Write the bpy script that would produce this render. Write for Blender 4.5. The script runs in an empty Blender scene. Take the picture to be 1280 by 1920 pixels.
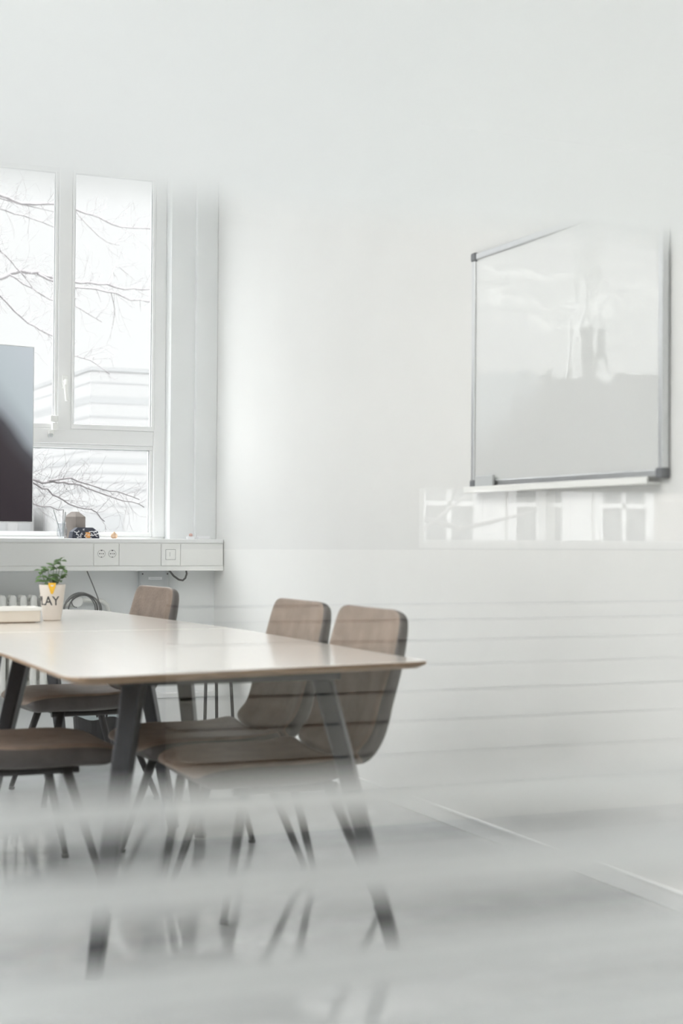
import bpy, bmesh, math, random
from mathutils import Vector, Matrix
random.seed(7)
S = bpy.context.scene
C = S.collection
PI = math.pi

# ------------------------------------------------------------------ helpers
def link(o, parent=None):
    C.objects.link(o)
    if parent is not None:
        o.parent = parent
    return o

def obj(name, bm, mat, parent=None, smooth=False, subsurf=0, bevel=0.0):
    me = bpy.data.meshes.new(name)
    bmesh.ops.recalc_face_normals(bm, faces=bm.faces)
    bm.to_mesh(me); bm.free()
    if smooth:
        for p in me.polygons: p.use_smooth = True
    me.materials.append(mat)
    o = bpy.data.objects.new(name, me)
    link(o, parent)
    if bevel:
        m = o.modifiers.new('bevel', 'BEVEL'); m.width = bevel; m.segments = 3; m.limit_method = 'ANGLE'
    if subsurf:
        m = o.modifiers.new('sub', 'SUBSURF'); m.levels = subsurf; m.render_levels = subsurf
    return o

def tag(o, label, cat, group=None):
    o['label'] = label; o['category'] = cat
    if group: o['group'] = group
    return o

def thing(name, label, cat, loc=(0, 0, 0), rz=0, group=None):
    o = bpy.data.objects.new(name, None); C.objects.link(o)
    o.location = loc; o.rotation_euler = (0, 0, rz); o.empty_display_size = .1
    return tag(o, label, cat, group)

def struct(o):
    o['kind'] = 'structure'
    return o

def box(bm, x0, x1, y0, y1, z0, z1):
    vs = [bm.verts.new(p) for p in ((x0,y0,z0),(x1,y0,z0),(x1,y1,z0),(x0,y1,z0),(x0,y0,z1),(x1,y0,z1),(x1,y1,z1),(x0,y1,z1))]
    for f in ((0,1,2,3),(4,5,6,7),(0,1,5,4),(1,2,6,5),(2,3,7,6),(3,0,4,7)):
        bm.faces.new([vs[i] for i in f])
    return vs

def bx(*a):
    bm = bmesh.new(); box(bm, *a); return bm

def boxes(*lst):
    bm = bmesh.new()
    for a in lst: box(bm, *a)
    return bm

def frame_axes(d):
    d = d.normalized()
    up = Vector((0,0,1)) if abs(d.z) < .95 else Vector((1,0,0))
    a = d.cross(up).normalized(); b = a.cross(d).normalized()
    return a, b

def tube(bm, pts, radii, n=10, cap=True):
    pts = [Vector(p) for p in pts]
    if not hasattr(radii, '__len__'): radii = [radii]*len(pts)
    rings = []; a = None
    for i, p in enumerate(pts):
        d = (pts[min(i+1, len(pts)-1)] - pts[max(i-1, 0)])
        if d.length < 1e-9: d = Vector((0,0,1))
        d.normalize()
        if a is None: a, b = frame_axes(d)
        else:
            a = (a - d*a.dot(d)); a.normalize(); b = a.cross(d).normalized()
        rings.append([bm.verts.new(p + (a*math.cos(2*PI*k/n) + b*math.sin(2*PI*k/n))*radii[i]) for k in range(n)])
    for r, s in zip(rings, rings[1:]):
        for k in range(n):
            bm.faces.new((r[k], r[(k+1)%n], s[(k+1)%n], s[k]))
    if cap:
        bm.faces.new(rings[0]); bm.faces.new(rings[-1])
    return bm

def lathe(bm, prof, n=32, cx=0, cy=0):
    rings = []
    for r, z in prof:
        rings.append([bm.verts.new((cx + max(r,1e-4)*math.cos(2*PI*k/n), cy + max(r,1e-4)*math.sin(2*PI*k/n), z)) for k in range(n)])
    for r, s in zip(rings, rings[1:]):
        for k in range(n):
            bm.faces.new((r[k], r[(k+1)%n], s[(k+1)%n], s[k]))
    bm.faces.new(rings[0]); bm.faces.new(rings[-1])
    return bm

def disc_y(bm, x, y, z, r, depth, n=24):
    """short cylinder whose axis runs along y"""
    return tube(bm, [(x, y, z), (x, y+depth, z)], r, n)

def prism(bm, loops):
    """stack of equally sized loops of 3D points -> closed solid"""
    rings = [[bm.verts.new(p) for p in l] for l in loops]
    n = len(rings[0])
    for r, s in zip(rings, rings[1:]):
        for k in range(n):
            bm.faces.new((r[k], r[(k+1)%n], s[(k+1)%n], s[k]))
    bm.faces.new(rings[0]); bm.faces.new(rings[-1])
    return bm

def inset_loop(pts, d):
    n = len(pts); out = []
    area = sum(pts[i][0]*pts[(i+1)%n][1] - pts[(i+1)%n][0]*pts[i][1] for i in range(n))
    sg = 1 if area > 0 else -1
    for i in range(n):
        p0 = Vector(pts[i-1]); p1 = Vector(pts[i]); p2 = Vector(pts[(i+1)%n])
        t = (p2 - p0).normalized()
        nrm = Vector((-t.y, t.x))*sg
        q = p1 + nrm*d
        out.append((q.x, q.y))
    return out

def round_poly(corners, seg=8):
    """corners: (x, y, radius)"""
    out = []; n = len(corners)
    for i in range(n):
        p = Vector(corners[i][:2]); r = corners[i][2]
        a = (Vector(corners[i-1][:2]) - p).normalized(); b = (Vector(corners[(i+1)%n][:2]) - p).normalized()
        if r < 1e-5:
            out.append((p.x, p.y)); continue
        p0 = p + a*r; p2 = p + b*r
        for k in range(seg+1):
            t = k/seg
            q = p0*(1-t)**2 + p*2*t*(1-t) + p2*t*t
            out.append((q.x, q.y))
    return out

def text_mesh(body, size):
    cu = bpy.data.curves.new('lettering', 'FONT'); cu.body = body; cu.size = size
    cu.align_x = 'LEFT'; cu.extrude = 0.0004; cu.offset = 0.0006
    o = bpy.data.objects.new('lettering_source', cu); C.objects.link(o)
    bpy.context.view_layer.update()
    me = bpy.data.meshes.new_from_object(o.evaluated_get(bpy.context.evaluated_depsgraph_get()))
    bpy.data.objects.remove(o)
    return me

# ------------------------------------------------------------------ materials
def M(name, col, rough=.5, metal=0., coat=0., spec=.5, noise=0., nscale=20., bump=0., bscale=60., stretch=None, coat_rough=.05, ior=1.5):
    m = bpy.data.materials.new(name); m.use_nodes = True
    nt = m.node_tree; b = nt.nodes['Principled BSDF']
    b.inputs['Base Color'].default_value = (*col, 1)
    b.inputs['Roughness'].default_value = rough
    b.inputs['Metallic'].default_value = metal
    b.inputs['Coat Weight'].default_value = coat
    b.inputs['Coat Roughness'].default_value = coat_rough
    b.inputs['Specular IOR Level'].default_value = spec
    b.inputs['IOR'].default_value = ior
    if noise or bump:
        tc = nt.nodes.new('ShaderNodeTexCoord'); mp = nt.nodes.new('ShaderNodeMapping')
        nt.links.new(tc.outputs['Object'], mp.inputs['Vector'])
        if stretch: mp.inputs['Scale'].default_value = stretch
    if noise:
        n = nt.nodes.new('ShaderNodeTexNoise'); n.inputs['Scale'].default_value = nscale; n.inputs['Detail'].default_value = 5
        nt.links.new(mp.outputs['Vector'], n.inputs['Vector'])
        r = nt.nodes.new('ShaderNodeValToRGB')
        r.color_ramp.elements[0].position = .3; r.color_ramp.elements[1].position = .7
        r.color_ramp.elements[0].color = (*[max(0, c*(1-noise)) for c in col], 1)
        r.color_ramp.elements[1].color = (*[min(1, c*(1+noise)) for c in col], 1)
        nt.links.new(n.outputs['Fac'], r.inputs['Fac']); nt.links.new(r.outputs['Color'], b.inputs['Base Color'])
    if bump:
        n2 = nt.nodes.new('ShaderNodeTexNoise'); n2.inputs['Scale'].default_value = bscale; n2.inputs['Detail'].default_value = 4
        nt.links.new(mp.outputs['Vector'], n2.inputs['Vector'])
        bp = nt.nodes.new('ShaderNodeBump'); bp.inputs['Strength'].default_value = bump; bp.inputs['Distance'].default_value = .01
        nt.links.new(n2.outputs['Fac'], bp.inputs['Height']); nt.links.new(bp.outputs['Normal'], b.inputs['Normal'])
    return m

def emit(name, col, strength):
    m = bpy.data.materials.new(name); m.use_nodes = True
    nt = m.node_tree; nt.nodes.clear()
    o = nt.nodes.new('ShaderNodeOutputMaterial'); e = nt.nodes.new('ShaderNodeEmission')
    e.inputs['Color'].default_value = (*col, 1); e.inputs['Strength'].default_value = strength
    nt.links.new(e.outputs[0], o.inputs[0])
    return m

def pane_mat(name, tint, boost=1.0):
    """thin clear glass: lets light straight through, mirrors by Fresnel at its outer faces"""
    m = bpy.data.materials.new(name); m.use_nodes = True
    nt = m.node_tree; nt.nodes.clear(); N = nt.nodes.new; L = nt.links.new
    out = N('ShaderNodeOutputMaterial'); tr = N('ShaderNodeBsdfTransparent'); gl = N('ShaderNodeBsdfGlossy')
    tr.inputs['Color'].default_value = (*tint, 1); gl.inputs['Roughness'].default_value = 0.0
    fr = N('ShaderNodeFresnel'); fr.inputs['IOR'].default_value = 1.5
    geo = N('ShaderNodeNewGeometry')
    inv = N('ShaderNodeMath'); inv.operation = 'SUBTRACT'; inv.inputs[0].default_value = 1.0
    L(geo.outputs['Backfacing'], inv.inputs[1])
    mu = N('ShaderNodeMath'); mu.operation = 'MULTIPLY'; mu.use_clamp = True
    L(fr.outputs[0], mu.inputs[0]); L(inv.outputs[0], mu.inputs[1])
    m2 = N('ShaderNodeMath'); m2.operation = 'MULTIPLY'; m2.use_clamp = True; m2.inputs[1].default_value = boost
    L(mu.outputs[0], m2.inputs[0])
    mx = N('ShaderNodeMixShader'); L(m2.outputs[0], mx.inputs[0]); L(tr.outputs[0], mx.inputs[1]); L(gl.outputs[0], mx.inputs[2])
    L(mx.outputs[0], out.inputs[0])
    return m

def film_mat(name):
    """frosted window film: scatters what comes through it"""
    m = bpy.data.materials.new(name); m.use_nodes = True
    nt = m.node_tree; nt.nodes.clear(); N = nt.nodes.new; L = nt.links.new
    out = N('ShaderNodeOutputMaterial')
    rf = N('ShaderNodeBsdfRefraction'); rf.inputs['IOR'].default_value = 1.4; rf.inputs['Roughness'].default_value = .58
    rf.inputs['Color'].default_value = (.90, .915, .915, 1)
    tl = N('ShaderNodeBsdfTranslucent'); tl.inputs['Color'].default_value = (.90, .915, .915, 1)
    df = N('ShaderNodeBsdfDiffuse'); df.inputs['Color'].default_value = (.90, .915, .915, 1)
    a = N('ShaderNodeMixShader'); a.inputs[0].default_value = .31
    L(rf.outputs[0], a.inputs[1]); L(tl.outputs[0], a.inputs[2])
    b = N('ShaderNodeMixShader'); b.inputs[0].default_value = .06
    L(a.outputs[0], b.inputs[1]); L(df.outputs[0], b.inputs[2])
    L(b.outputs[0], out.inputs[0])
    return m

m_wall = M('white_wall_paint', (.79, .79, .78), .75, noise=.012, nscale=3, bump=.02, bscale=180)
m_wall_grey = M('grey_wall_paint', (.86, .875, .88), .6, noise=.012, nscale=3, bump=.02, bscale=180)
m_ceiling = M('ceiling_paint', (.90, .90, .89), .9, noise=.01, nscale=4)
m_floor = M('grey_linoleum', (.47, .485, .49), .07, noise=.06, nscale=9, bump=.012, bscale=9, ior=2.1)
m_white = M('white_lacquer', (.90, .905, .905), .35, noise=.01, nscale=8)
m_white_plastic = M('white_plastic', (.91, .91, .89), .4, noise=.01, nscale=30)
m_duct = M('duct_enamel', (.90, .90, .885), .4, noise=.01, nscale=6)
m_line = M('grey_joint_line', (.35, .35, .35), .8, noise=.05)  # plain grey for socket rims, rocker joint and switch symbol
m_radiator = M('radiator_enamel', (.85, .85, .82), .35, noise=.015, nscale=12)
m_leather = M('taupe_upholstery', (.23, .172, .138), .5, noise=.2, nscale=14, bump=.25, bscale=90)
m_outer = M('charcoal_brown_shell', (.085, .075, .072), .5, noise=.2, nscale=16, bump=.2, bscale=90)
m_black_metal = M('black_powder_coat', (.028, .027, .030), .34, noise=.15, nscale=40, metal=.2)
m_steel_leg = M('dark_grey_steel', (.045, .046, .052), .30, noise=.1, nscale=30, metal=.35)
m_black = M('black_plastic', (.02, .02, .022), .4, noise=.1, nscale=40)
m_top = M('pale_oak_laminate', (.78, .725, .67), .35, noise=.025, nscale=2.5, stretch=(12, .8, 1), coat=1, coat_rough=.14)
m_edge = M('oak_edge', (.30, .20, .125), .45, noise=.25, nscale=9, stretch=(3, 3, 40))
m_alu = M('brushed_aluminium', (.72, .73, .74), .3, metal=.9, noise=.03, nscale=50)
m_board = M('white_enamel_board', (.76, .77, .765), .6, coat=1, coat_rough=.01, noise=.008, nscale=3)
nt = m_board.node_tree; b = nt.nodes['Principled BSDF']; b.inputs['Coat IOR'].default_value = 1.95; b.inputs['Specular IOR Level'].default_value = .1
tc = nt.nodes.new('ShaderNodeTexCoord'); n2 = nt.nodes.new('ShaderNodeTexNoise'); n2.inputs['Scale'].default_value = 7; n2.inputs['Detail'].default_value = 1
nt.links.new(tc.outputs['Object'], n2.inputs['Vector'])
bp = nt.nodes.new('ShaderNodeBump'); bp.inputs['Strength'].default_value = .2; bp.inputs['Distance'].default_value = .01
nt.links.new(n2.outputs['Fac'], bp.inputs['Height']); nt.links.new(bp.outputs['Normal'], b.inputs['Coat Normal'])
m_grey_plastic = M('grey_plastic', (.16, .165, .18), .45, noise=.05, nscale=40)
m_grey_metal = M('light_grey_metal', (.55, .57, .58), .45, noise=.02, nscale=20)
m_ceramic = M('cream_glaze', (.76, .70, .64), .35, noise=.03, nscale=18)
m_ink = M('dark_grey_ink', (.05, .05, .055), .6, noise=.1, nscale=60)
m_yellow = M('yellow_tag', (.90, .52, .04), .5, noise=.05, nscale=30)
m_leaf = M('green_leaf', (.10, .19, .055), .45, noise=.35, nscale=25)
m_soil = M('dark_soil', (.05, .035, .025), .9, noise=.4, nscale=90, bump=.6, bscale=120)
m_tray = M('cream_tray', (.74, .68, .60), .4, noise=.03, nscale=15)
m_coil = M('grey_coiled_cable', (.20, .20, .20), .4, noise=.3, nscale=14)
m_cable = M('dark_cable', (.10, .10, .10), .45, noise=.1, nscale=50)
m_cable_grey = M('grey_cable', (.22, .22, .22), .45, noise=.1, nscale=50)
m_carton = M('grey_brown_card', (.27, .235, .215), .8, noise=.06, nscale=25)
m_navy = M('navy_card', (.035, .042, .07), .55, noise=.25, nscale=20)
m_paper = M('white_paper', (.86, .86, .88), .7, noise=.02, nscale=30)
m_orange = M('orange_tag', (.85, .42, .14), .6, noise=.06, nscale=30)
m_tan = M('tan_pottery', (.72, .50, .34), .6, noise=.1, nscale=40)
m_pink = M('pink_eraser', (.75, .5, .45), .6, noise=.06, nscale=40)
m_liner = M('pale_bin_liner', (.68, .76, .78), .4, noise=.06, nscale=20, bump=.5, bscale=40)
m_bark = M('pale_bark', (.20, .19, .195), .9, noise=.15, nscale=12, bump=.4, bscale=40)
m_bark2 = M('dark_bark', (.10, .092, .095), .9, noise=.15, nscale=12, bump=.4, bscale=40)
m_facade = M('pale_facade', (.24, .24, .24), .8, noise=.01, nscale=.5)
m_band = M('facade_window_band', (.205, .208, .21), .6, noise=.03, nscale=.4, stretch=(1, 1, 6))
m_sash_white = M('white_house_trim', (.85, .85, .85), .6, noise=.02, nscale=3)
m_pave = M('pale_paving', (.26, .26, .26), .9, noise=.05, nscale=.6)
m_brick = M('tan_facade', (.42, .38, .34), .9, noise=.1, nscale=2)
m_darkglass = M('dark_window_glass', (.10, .11, .12), .15, noise=.1, nscale=2)
m_blind = M('beige_blind', (.16, .155, .13), .8, noise=.04, nscale=10, stretch=(1, 1, 30))
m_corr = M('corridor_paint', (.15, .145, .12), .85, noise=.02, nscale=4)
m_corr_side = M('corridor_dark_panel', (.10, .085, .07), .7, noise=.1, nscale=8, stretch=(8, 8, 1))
m_slat = M('white_slat', (.88, .86, .77), .6, noise=.02, nscale=8)
m_pane = pane_mat('partition_glass', (.985, .99, .985), 2.0)
m_winpane = pane_mat('window_glass', (.97, .975, .975), 1.6)
m_film = film_mat('frosted_film')
m_added_lamp = emit('added_lamp_diffuser', (1, .985, .96), 12.0)  # emission of the unseen lamps added to brighten the room

m_added_lamp_c = emit('added_corridor_lamp_diffuser', (1, .97, .92), 37.0)  # emission of unseen lamps added to brighten the mirrored corridor
def jar_glass():
    return pane_mat('jar_glass', (.93, .94, .95), 1.5)
m_jar = jar_glass()

def screen_mat():
    """emissive colour ramp, dark at lower left to pale at upper right"""
    m = bpy.data.materials.new('screen_gradient'); m.use_nodes = True
    nt = m.node_tree; nt.nodes.clear(); N = nt.nodes.new; L = nt.links.new
    out = N('ShaderNodeOutputMaterial'); tc = N('ShaderNodeTexCoord'); sp = N('ShaderNodeSeparateXYZ')
    L(tc.outputs['Object'], sp.inputs[0])
    ns = N('ShaderNodeTexNoise'); ns.inputs['Scale'].default_value = 5
    L(tc.outputs['Object'], ns.inputs['Vector'])
    # height above the slanted dividing line  h = z + k*x
    ma = N('ShaderNodeMath'); ma.operation = 'MULTIPLY_ADD'; ma.inputs[1].default_value = 1.1
    L(sp.outputs['X'], ma.inputs[0]); L(sp.outputs['Z'], ma.inputs[2])
    mb = N('ShaderNodeMath'); mb.operation = 'MULTIPLY_ADD'; mb.inputs[1].default_value = .05
    L(ns.outputs['Fac'], mb.inputs[0]); L(ma.outputs[0], mb.inputs[2])
    mr = N('ShaderNodeMapRange'); mr.inputs['From Min'].default_value = .80; mr.inputs['From Max'].default_value = 1.60
    L(mb.outputs[0], mr.inputs['Value'])
    r = N('ShaderNodeValToRGB'); L(mr.outputs[0], r.inputs['Fac'])
    e = r.color_ramp.elements
    e[0].position = 0; e[0].color = (.026, .020, .026, 1)
    e[1].position = 1; e[1].color = (.47, .51, .55, 1)
    for p, c in ((.26, (.036, .030, .036)), (.37, (.062, .060, .070)), (.47, (.30, .33, .36)), (.62, (.42, .47, .50))):
        k = e.new(p); k.color = (*c, 1)
    em = N('ShaderNodeEmission'); em.inputs['Strength'].default_value = 1.0
    L(r.outputs['Color'], em.inputs['Color'])
    gl = N('ShaderNodeBsdfGlossy'); gl.inputs['Roughness'].default_value = .15
    fr = N('ShaderNodeFresnel'); fr.inputs['IOR'].default_value = 1.3
    mx = N('ShaderNodeMixShader'); L(fr.outputs[0], mx.inputs[0]); L(em.outputs[0], mx.inputs[1]); L(gl.outputs[0], mx.inputs[2])
    L(mx.outputs[0], out.inputs[0])
    return m
m_screen = screen_mat()

# ------------------------------------------------------------------ room shell
YW = 7.96      # inner face of the window wall
YP = .55       # glass partition
XL = -6.0
ZC = 3.35
struct(obj('floor', bx(XL, 3.2, -4.2, 8.3, -.1, 0), m_floor))
struct(obj('ceiling', bx(XL, 3.2, -4.2, 8.3, ZC, ZC+.1), m_ceiling))
struct(obj('wall_right', bx(0, .15, YP-.06, 8.3, 0, ZC), m_wall))
struct(obj('wall_left', boxes((XL-.15, XL, -4.2, 3.2, 0, ZC), (XL-.15, XL, 7.5, 8.3, 0, ZC), (XL-.15, XL, 3.2, 7.5, 0, .25), (XL-.15, XL, 3.2, 7.5, 3.05, ZC)), m_wall))  # opening left for the added, unseen side window
w3 = bpy.data.objects.new('added_light_window', None); C.objects.link(w3); struct(w3)  # unseen window, added to bring more daylight in from the left
fr = bmesh.new()
for a in (3.2, 4.6, 6.0, 7.43): box(fr, XL-.12, XL-.05, a, a+.07, .25, 3.05)
for a in (.25, 1.0, 2.98): box(fr, XL-.115, XL-.055, 3.27, 7.43, a, a+.07)
obj('window_frame', fr, m_white, w3)
obj('window_pane', bx(XL-.09, XL-.084, 3.25, 7.45, .3, 3.0), m_winpane, w3)
# window wall: parapet below the sill, pier to the right, lintel above
WX0, WX1, WZ0, WZ1 = -4.9, -.253, 1.03, 3.06
struct(obj('wall_window', boxes((XL, 0, YW, 8.3, 0, WZ0), (WX1, 0, YW, 8.3, WZ0, ZC), (XL, WX0, YW, 8.3, WZ0, ZC), (WX0, WX1, YW, 8.3, WZ1, ZC)), m_wall_grey))
struct(obj('trim_pier_casing', bx(-.121, 0, YW-.03, YW, 1.058, ZC), m_wall_grey, bevel=.004))
struct(obj('trim_floor_duct', boxes((-.365, 0, YW-.055, YW, .0, .215), (-.37, 0, YW-.062, YW, .215, .24)), m_white, bevel=.003))
# baseboard of the right wall
struct(obj('baseboard_right', boxes((-.012, 0, YP+.02, YW-.06, 0, .05), (-.016, 0, YP+.02, YW-.06, .047, .056)), m_white, bevel=.002))

# window frames ------------------------------------------------------
YF0, YF1 = 8.05, 8.12
w1 = bpy.data.objects.new('window_1', None); C.objects.link(w1); struct(w1)
TR0, TR1 = 1.535, 1.658
mull = [(-.842, -.770), (-2.50, -2.43), (-3.72, -3.65)]
fr = bmesh.new()
box(fr, WX0, WX1, YF0, YF1+.03, WZ0, 1.066)
box(fr, WX0, WX1, YF0, YF1+.03, 3.012, WZ1)
box(fr, WX0, WX0+.07, YF0, YF1+.03, 1.066, 3.012)
box(fr, -.318, WX1, YF0, YF1+.03, 1.066, 3.012)
box(fr, WX0+.07, -.318, YF0+.004, YF1+.03, TR0+.022, TR1-.022)
for a, b in mull: box(fr, a, b, YF0+.002, YF1+.03, TR1-.03 if a > -1 else 1.066, 3.012)
obj('window_frame', fr, m_white, w1, bevel=.004)
cols = [WX0+.07] + [v for a, b in reversed(mull) for v in (a, b)] + [-.318]
spans = [(cols[i], cols[i+1], TR1-.022, 3.012, YF0-.008 if cols[i+1] > -.5 else YF0+.012) for i in range(0, len(cols), 2)]
low = [v for v in cols if not -1 < v < -.5]
spans += [(low[i], low[i+1], 1.066, TR0+.022, YF0+.018) for i in range(0, len(low), 2)]
for (x0, x1, z0, z1, y) in spans:
    if True:
        s = .022
        sash = boxes((x0, x1, y, y+.05, z0, z0+s+.004), (x0, x1, y, y+.05, z1-s, z1), (x0, x0+s*.55, y, y+.05, z0+s, z1-s), (x1-s*.75, x1, y, y+.05, z0+s, z1-s))
        so = obj('window_sash', sash, m_white, w1, bevel=.004)
        bead = boxes((x0+s*.5, x1-s*.7, y+.012, y+.02, z0+s, z0+s+.006), (x0+s*.5, x1-s*.7, y+.012, y+.02, z1-s-.006, z1-s),
                     (x0+s*.5, x0+s*.5+.005, y+.012, y+.02, z0+s, z1-s), (x1-s*.7-.005, x1-s*.7, y+.012, y+.02, z0+s, z1-s))
        obj('glazing_bead', bead, m_grey_metal, so)
        obj('window_pane', bx(x0+s*.5, x1-s*.7, y+.022, y+.028, z0+s*.9, z1-s*.9), m_winpane, w1)
hd = bmesh.new()
tube(hd, [(-.806, 8.045, 1.882), (-.806, 8.005, 1.882)], .012, 12)
tube(hd, [(-.806, 8.01, 1.885), (-.812, 7.998, 1.86), (-.806, 7.995, 1.775)], [.011, .012, .009], 12)
box(hd, -.822, -.790, 8.038, 8.049, 1.845, 1.915)
obj('window_handle', hd, m_white_plastic, w1, smooth=False, bevel=.003)
hg = boxes((-.885, -.845, 8.02, 8.05, 1.668, 1.700), (-.875, -.850, 8.015, 8.05, 1.625, 1.660), (-.892, -.862, 8.03, 8.05, 1.595, 1.622))
obj('window_hinge', hg, m_white_plastic, w1, bevel=.003)
obj('window_hinge', bx(-.892, -.870, 8.026, 8.05, 1.588, 1.606), m_grey_metal, w1, bevel=.003)

# glass partition with frosted bands ----------------------------------
gp = struct(obj('wall_front', bx(XL, 0, YP-.005, YP+.005, 0, ZC), m_pane))
def film(z0, z1):
    bm = bmesh.new()
    vs = [bm.verts.new(p) for p in ((XL, YP+.0056, z0), (0, YP+.0056, z0), (0, YP+.0056, z1), (XL, YP+.0056, z1))]
    bm.faces.new(vs)
    return obj('frosted_band', bm, m_film, gp)
film(1.198, ZC-.01)
edges = [(.9764, .9605), (.9480, .9278), (.9125, .8905), (.8815, .860)]
z = .851
while z > .45:
    edges.append((z, z-.020)); z -= .030
for a, b in edges: film(b, a)

# corridor behind the camera (seen mirrored in the partition) ----------
struct(obj('wall_back', boxes((XL, -.18, -4.2, -4.0, 0, ZC), (-.18, 3.2, -4.2, -4.0, 0, 1.04), (-.18, 3.2, -4.2, -4.0, 2.6, ZC), (1.9, 3.2, -4.2, -4.0, 1.04, 2.6)), m_corr))
struct(obj('wall_corridor', bx(3.2, 3.35, -4.2, YP, 0, ZC), m_corr))
w2 = bpy.data.objects.new('window_2', None); C.objects.link(w2); struct(w2)
fr = bmesh.new()
box(fr, -.18, 1.9, -4.12, -4.0, 1.04, 1.065)
box(fr, -.18, 1.9, -4.02, -3.93, 1.035, 1.05)
for a in (-.18, .38, 1.08, 1.86): box(fr, a, a+.04, -4.1, -4.04, 1.065, 2.6)
obj('window_frame', fr, m_white, w2)
obj('window_pane', bx(-.15, 1.87, -4.075, -4.069, 1.06, 2.6), m_winpane, w2)
bl = boxes((-.17, 1.89, -4.035, -4.03, 1.262, 2.6), (-.17, 1.89, -4.04, -4.022, 1.254, 1.27))
tag(obj('roller_blind', bl, m_blind), 'beige roller blind half lowered over the corridor window, mirrored in the glass', 'blind')
cab = thing('slatted_bench', 'long pale slatted cabinet under the corridor window, mirrored in the glass', 'cabinet', (0, -3.8, 0))
zs = [1.028, .832, .777, .705, .619, .528, .424, .31, .19, .06]
obj('cabinet_back', bx(-1.16, 2.6, -.17, -.14, .03, 1.03), m_black, cab)
obj('plinth', bx(-1.14, 2.58, -.14, -.02, 0, .05), m_black, cab)
for a, b in zip(zs, zs[1:]):
    obj('slat', bx(-1.16, 2.6, -.13, .0, b+.010, a), m_slat, cab, bevel=.004)
struct(obj('trim_panel', bx(XL, -1.30, -3.985, -3.96, 0, 2.4), m_corr_side))

# ------------------------------------------------------------------ unseen ceiling lamps, added for brightness
def lamp(x, y, label, group, mat=None):
    t = thing('added_ceiling_lamp', label, 'lamp', (x, y, ZC), 0, group)
    obj('housing', boxes((-.62, .62, -.18, -.16, -.07, 0), (-.62, .62, .16, .18, -.07, 0), (-.62, -.60, -.16, .16, -.07, 0), (.60, .62, -.16, .16, -.07, 0)), m_white, t)
    obj('diffuser', bx(-.60, .60, -.16, .16, -.06, -.045), mat or m_added_lamp, t)
for x in (-2.8, -4.1, -5.4):
    for y in (2.5, 3.7, 4.9):
        lamp(x, y, 'unseen flat ceiling lamp added to brighten the meeting room', 'unseen lamps added to brighten the meeting room')
for x in (-4.2, -1.6, 1.0):
    lamp(x, -2.2, 'unseen flat ceiling lamp added to brighten the corridor', 'unseen lamps added to brighten the corridor', m_added_lamp_c)

# ------------------------------------------------------------------ chairs
def shell_bm(st, nj=9):
    """st: list of (x, z, halfwidth, thickness, dish).  Closed padded shell."""
    rings = []
    n = len(st)
    P = [Vector((s[0], 0, s[1])) for s in st]
    for i, s in enumerate(st):
        d = (P[min(i+1, n-1)] - P[max(i-1, 0)]).normalized()
        nrm = Vector((d.z, 0, -d.x))           # points to the padded (sitting) side
        if i == 0: pass
        nrm = -nrm if nrm.dot(Vector((.5, 0, 1))) < 0 else nrm
        hw, th, dish = s[2], s[3], s[4]
        ins, outs = [], []
        for j in range(nj):
            u = -1 + 2*j/(nj-1)
            up = dish*(abs(u)**2.6)
            edge = 1 - abs(u)**6
            ins.append(P[i] + Vector((0, u*hw, 0)) + nrm*(up - .008*(1-edge)))
            outs.append(P[i] + Vector((0, u*hw*(.985), 0)) + nrm*(up*.9 - th))
        rings.append(ins + outs[::-1])
    bm = bmesh.new()
    R = [[bm.verts.new(p) for p in r] for r in rings]
    m = len(R[0])
    for r, s in zip(R, R[1:]):
        for k in range(m):
            bm.faces.new((r[k], r[(k+1) % m], s[(k+1) % m], s[k])).material_index = 0 if k < nj-1 else 1
    for r in (R[0], R[-1]):
        for j in range(nj-1):
            bm.faces.new((r[j], r[j+1], r[m-2-j], r[m-1-j]))
    return bm, rings

SEAT = [(.300, .398, .150, .030, .000), (.298, .404, .195, .042, .002), (.285, .418, .222, .056, .004), (.255, .430, .236, .070, .008), (.18, .435, .246, .074, .014),
        (.08, .430, .250, .074, .020), (-.02, .424, .250, .072, .026), (-.11, .424, .248, .070, .032), (-.175, .438, .246, .066, .036)]
BACK = [(-.175, .438, .246, .066, .036), (-.222, .468, .246, .066, .038), (-.250, .520, .250, .064, .040), (-.264, .585, .254, .062, .042), (-.276, .660, .256, .060, .026), (-.290, .735, .254, .056, .015),
        (-.305, .800, .248, .052, .014), (-.313, .836, .238, .048, .013), (-.317, .852, .222, .042, .012), (-.319, .861, .180, .030, .010)]

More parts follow.
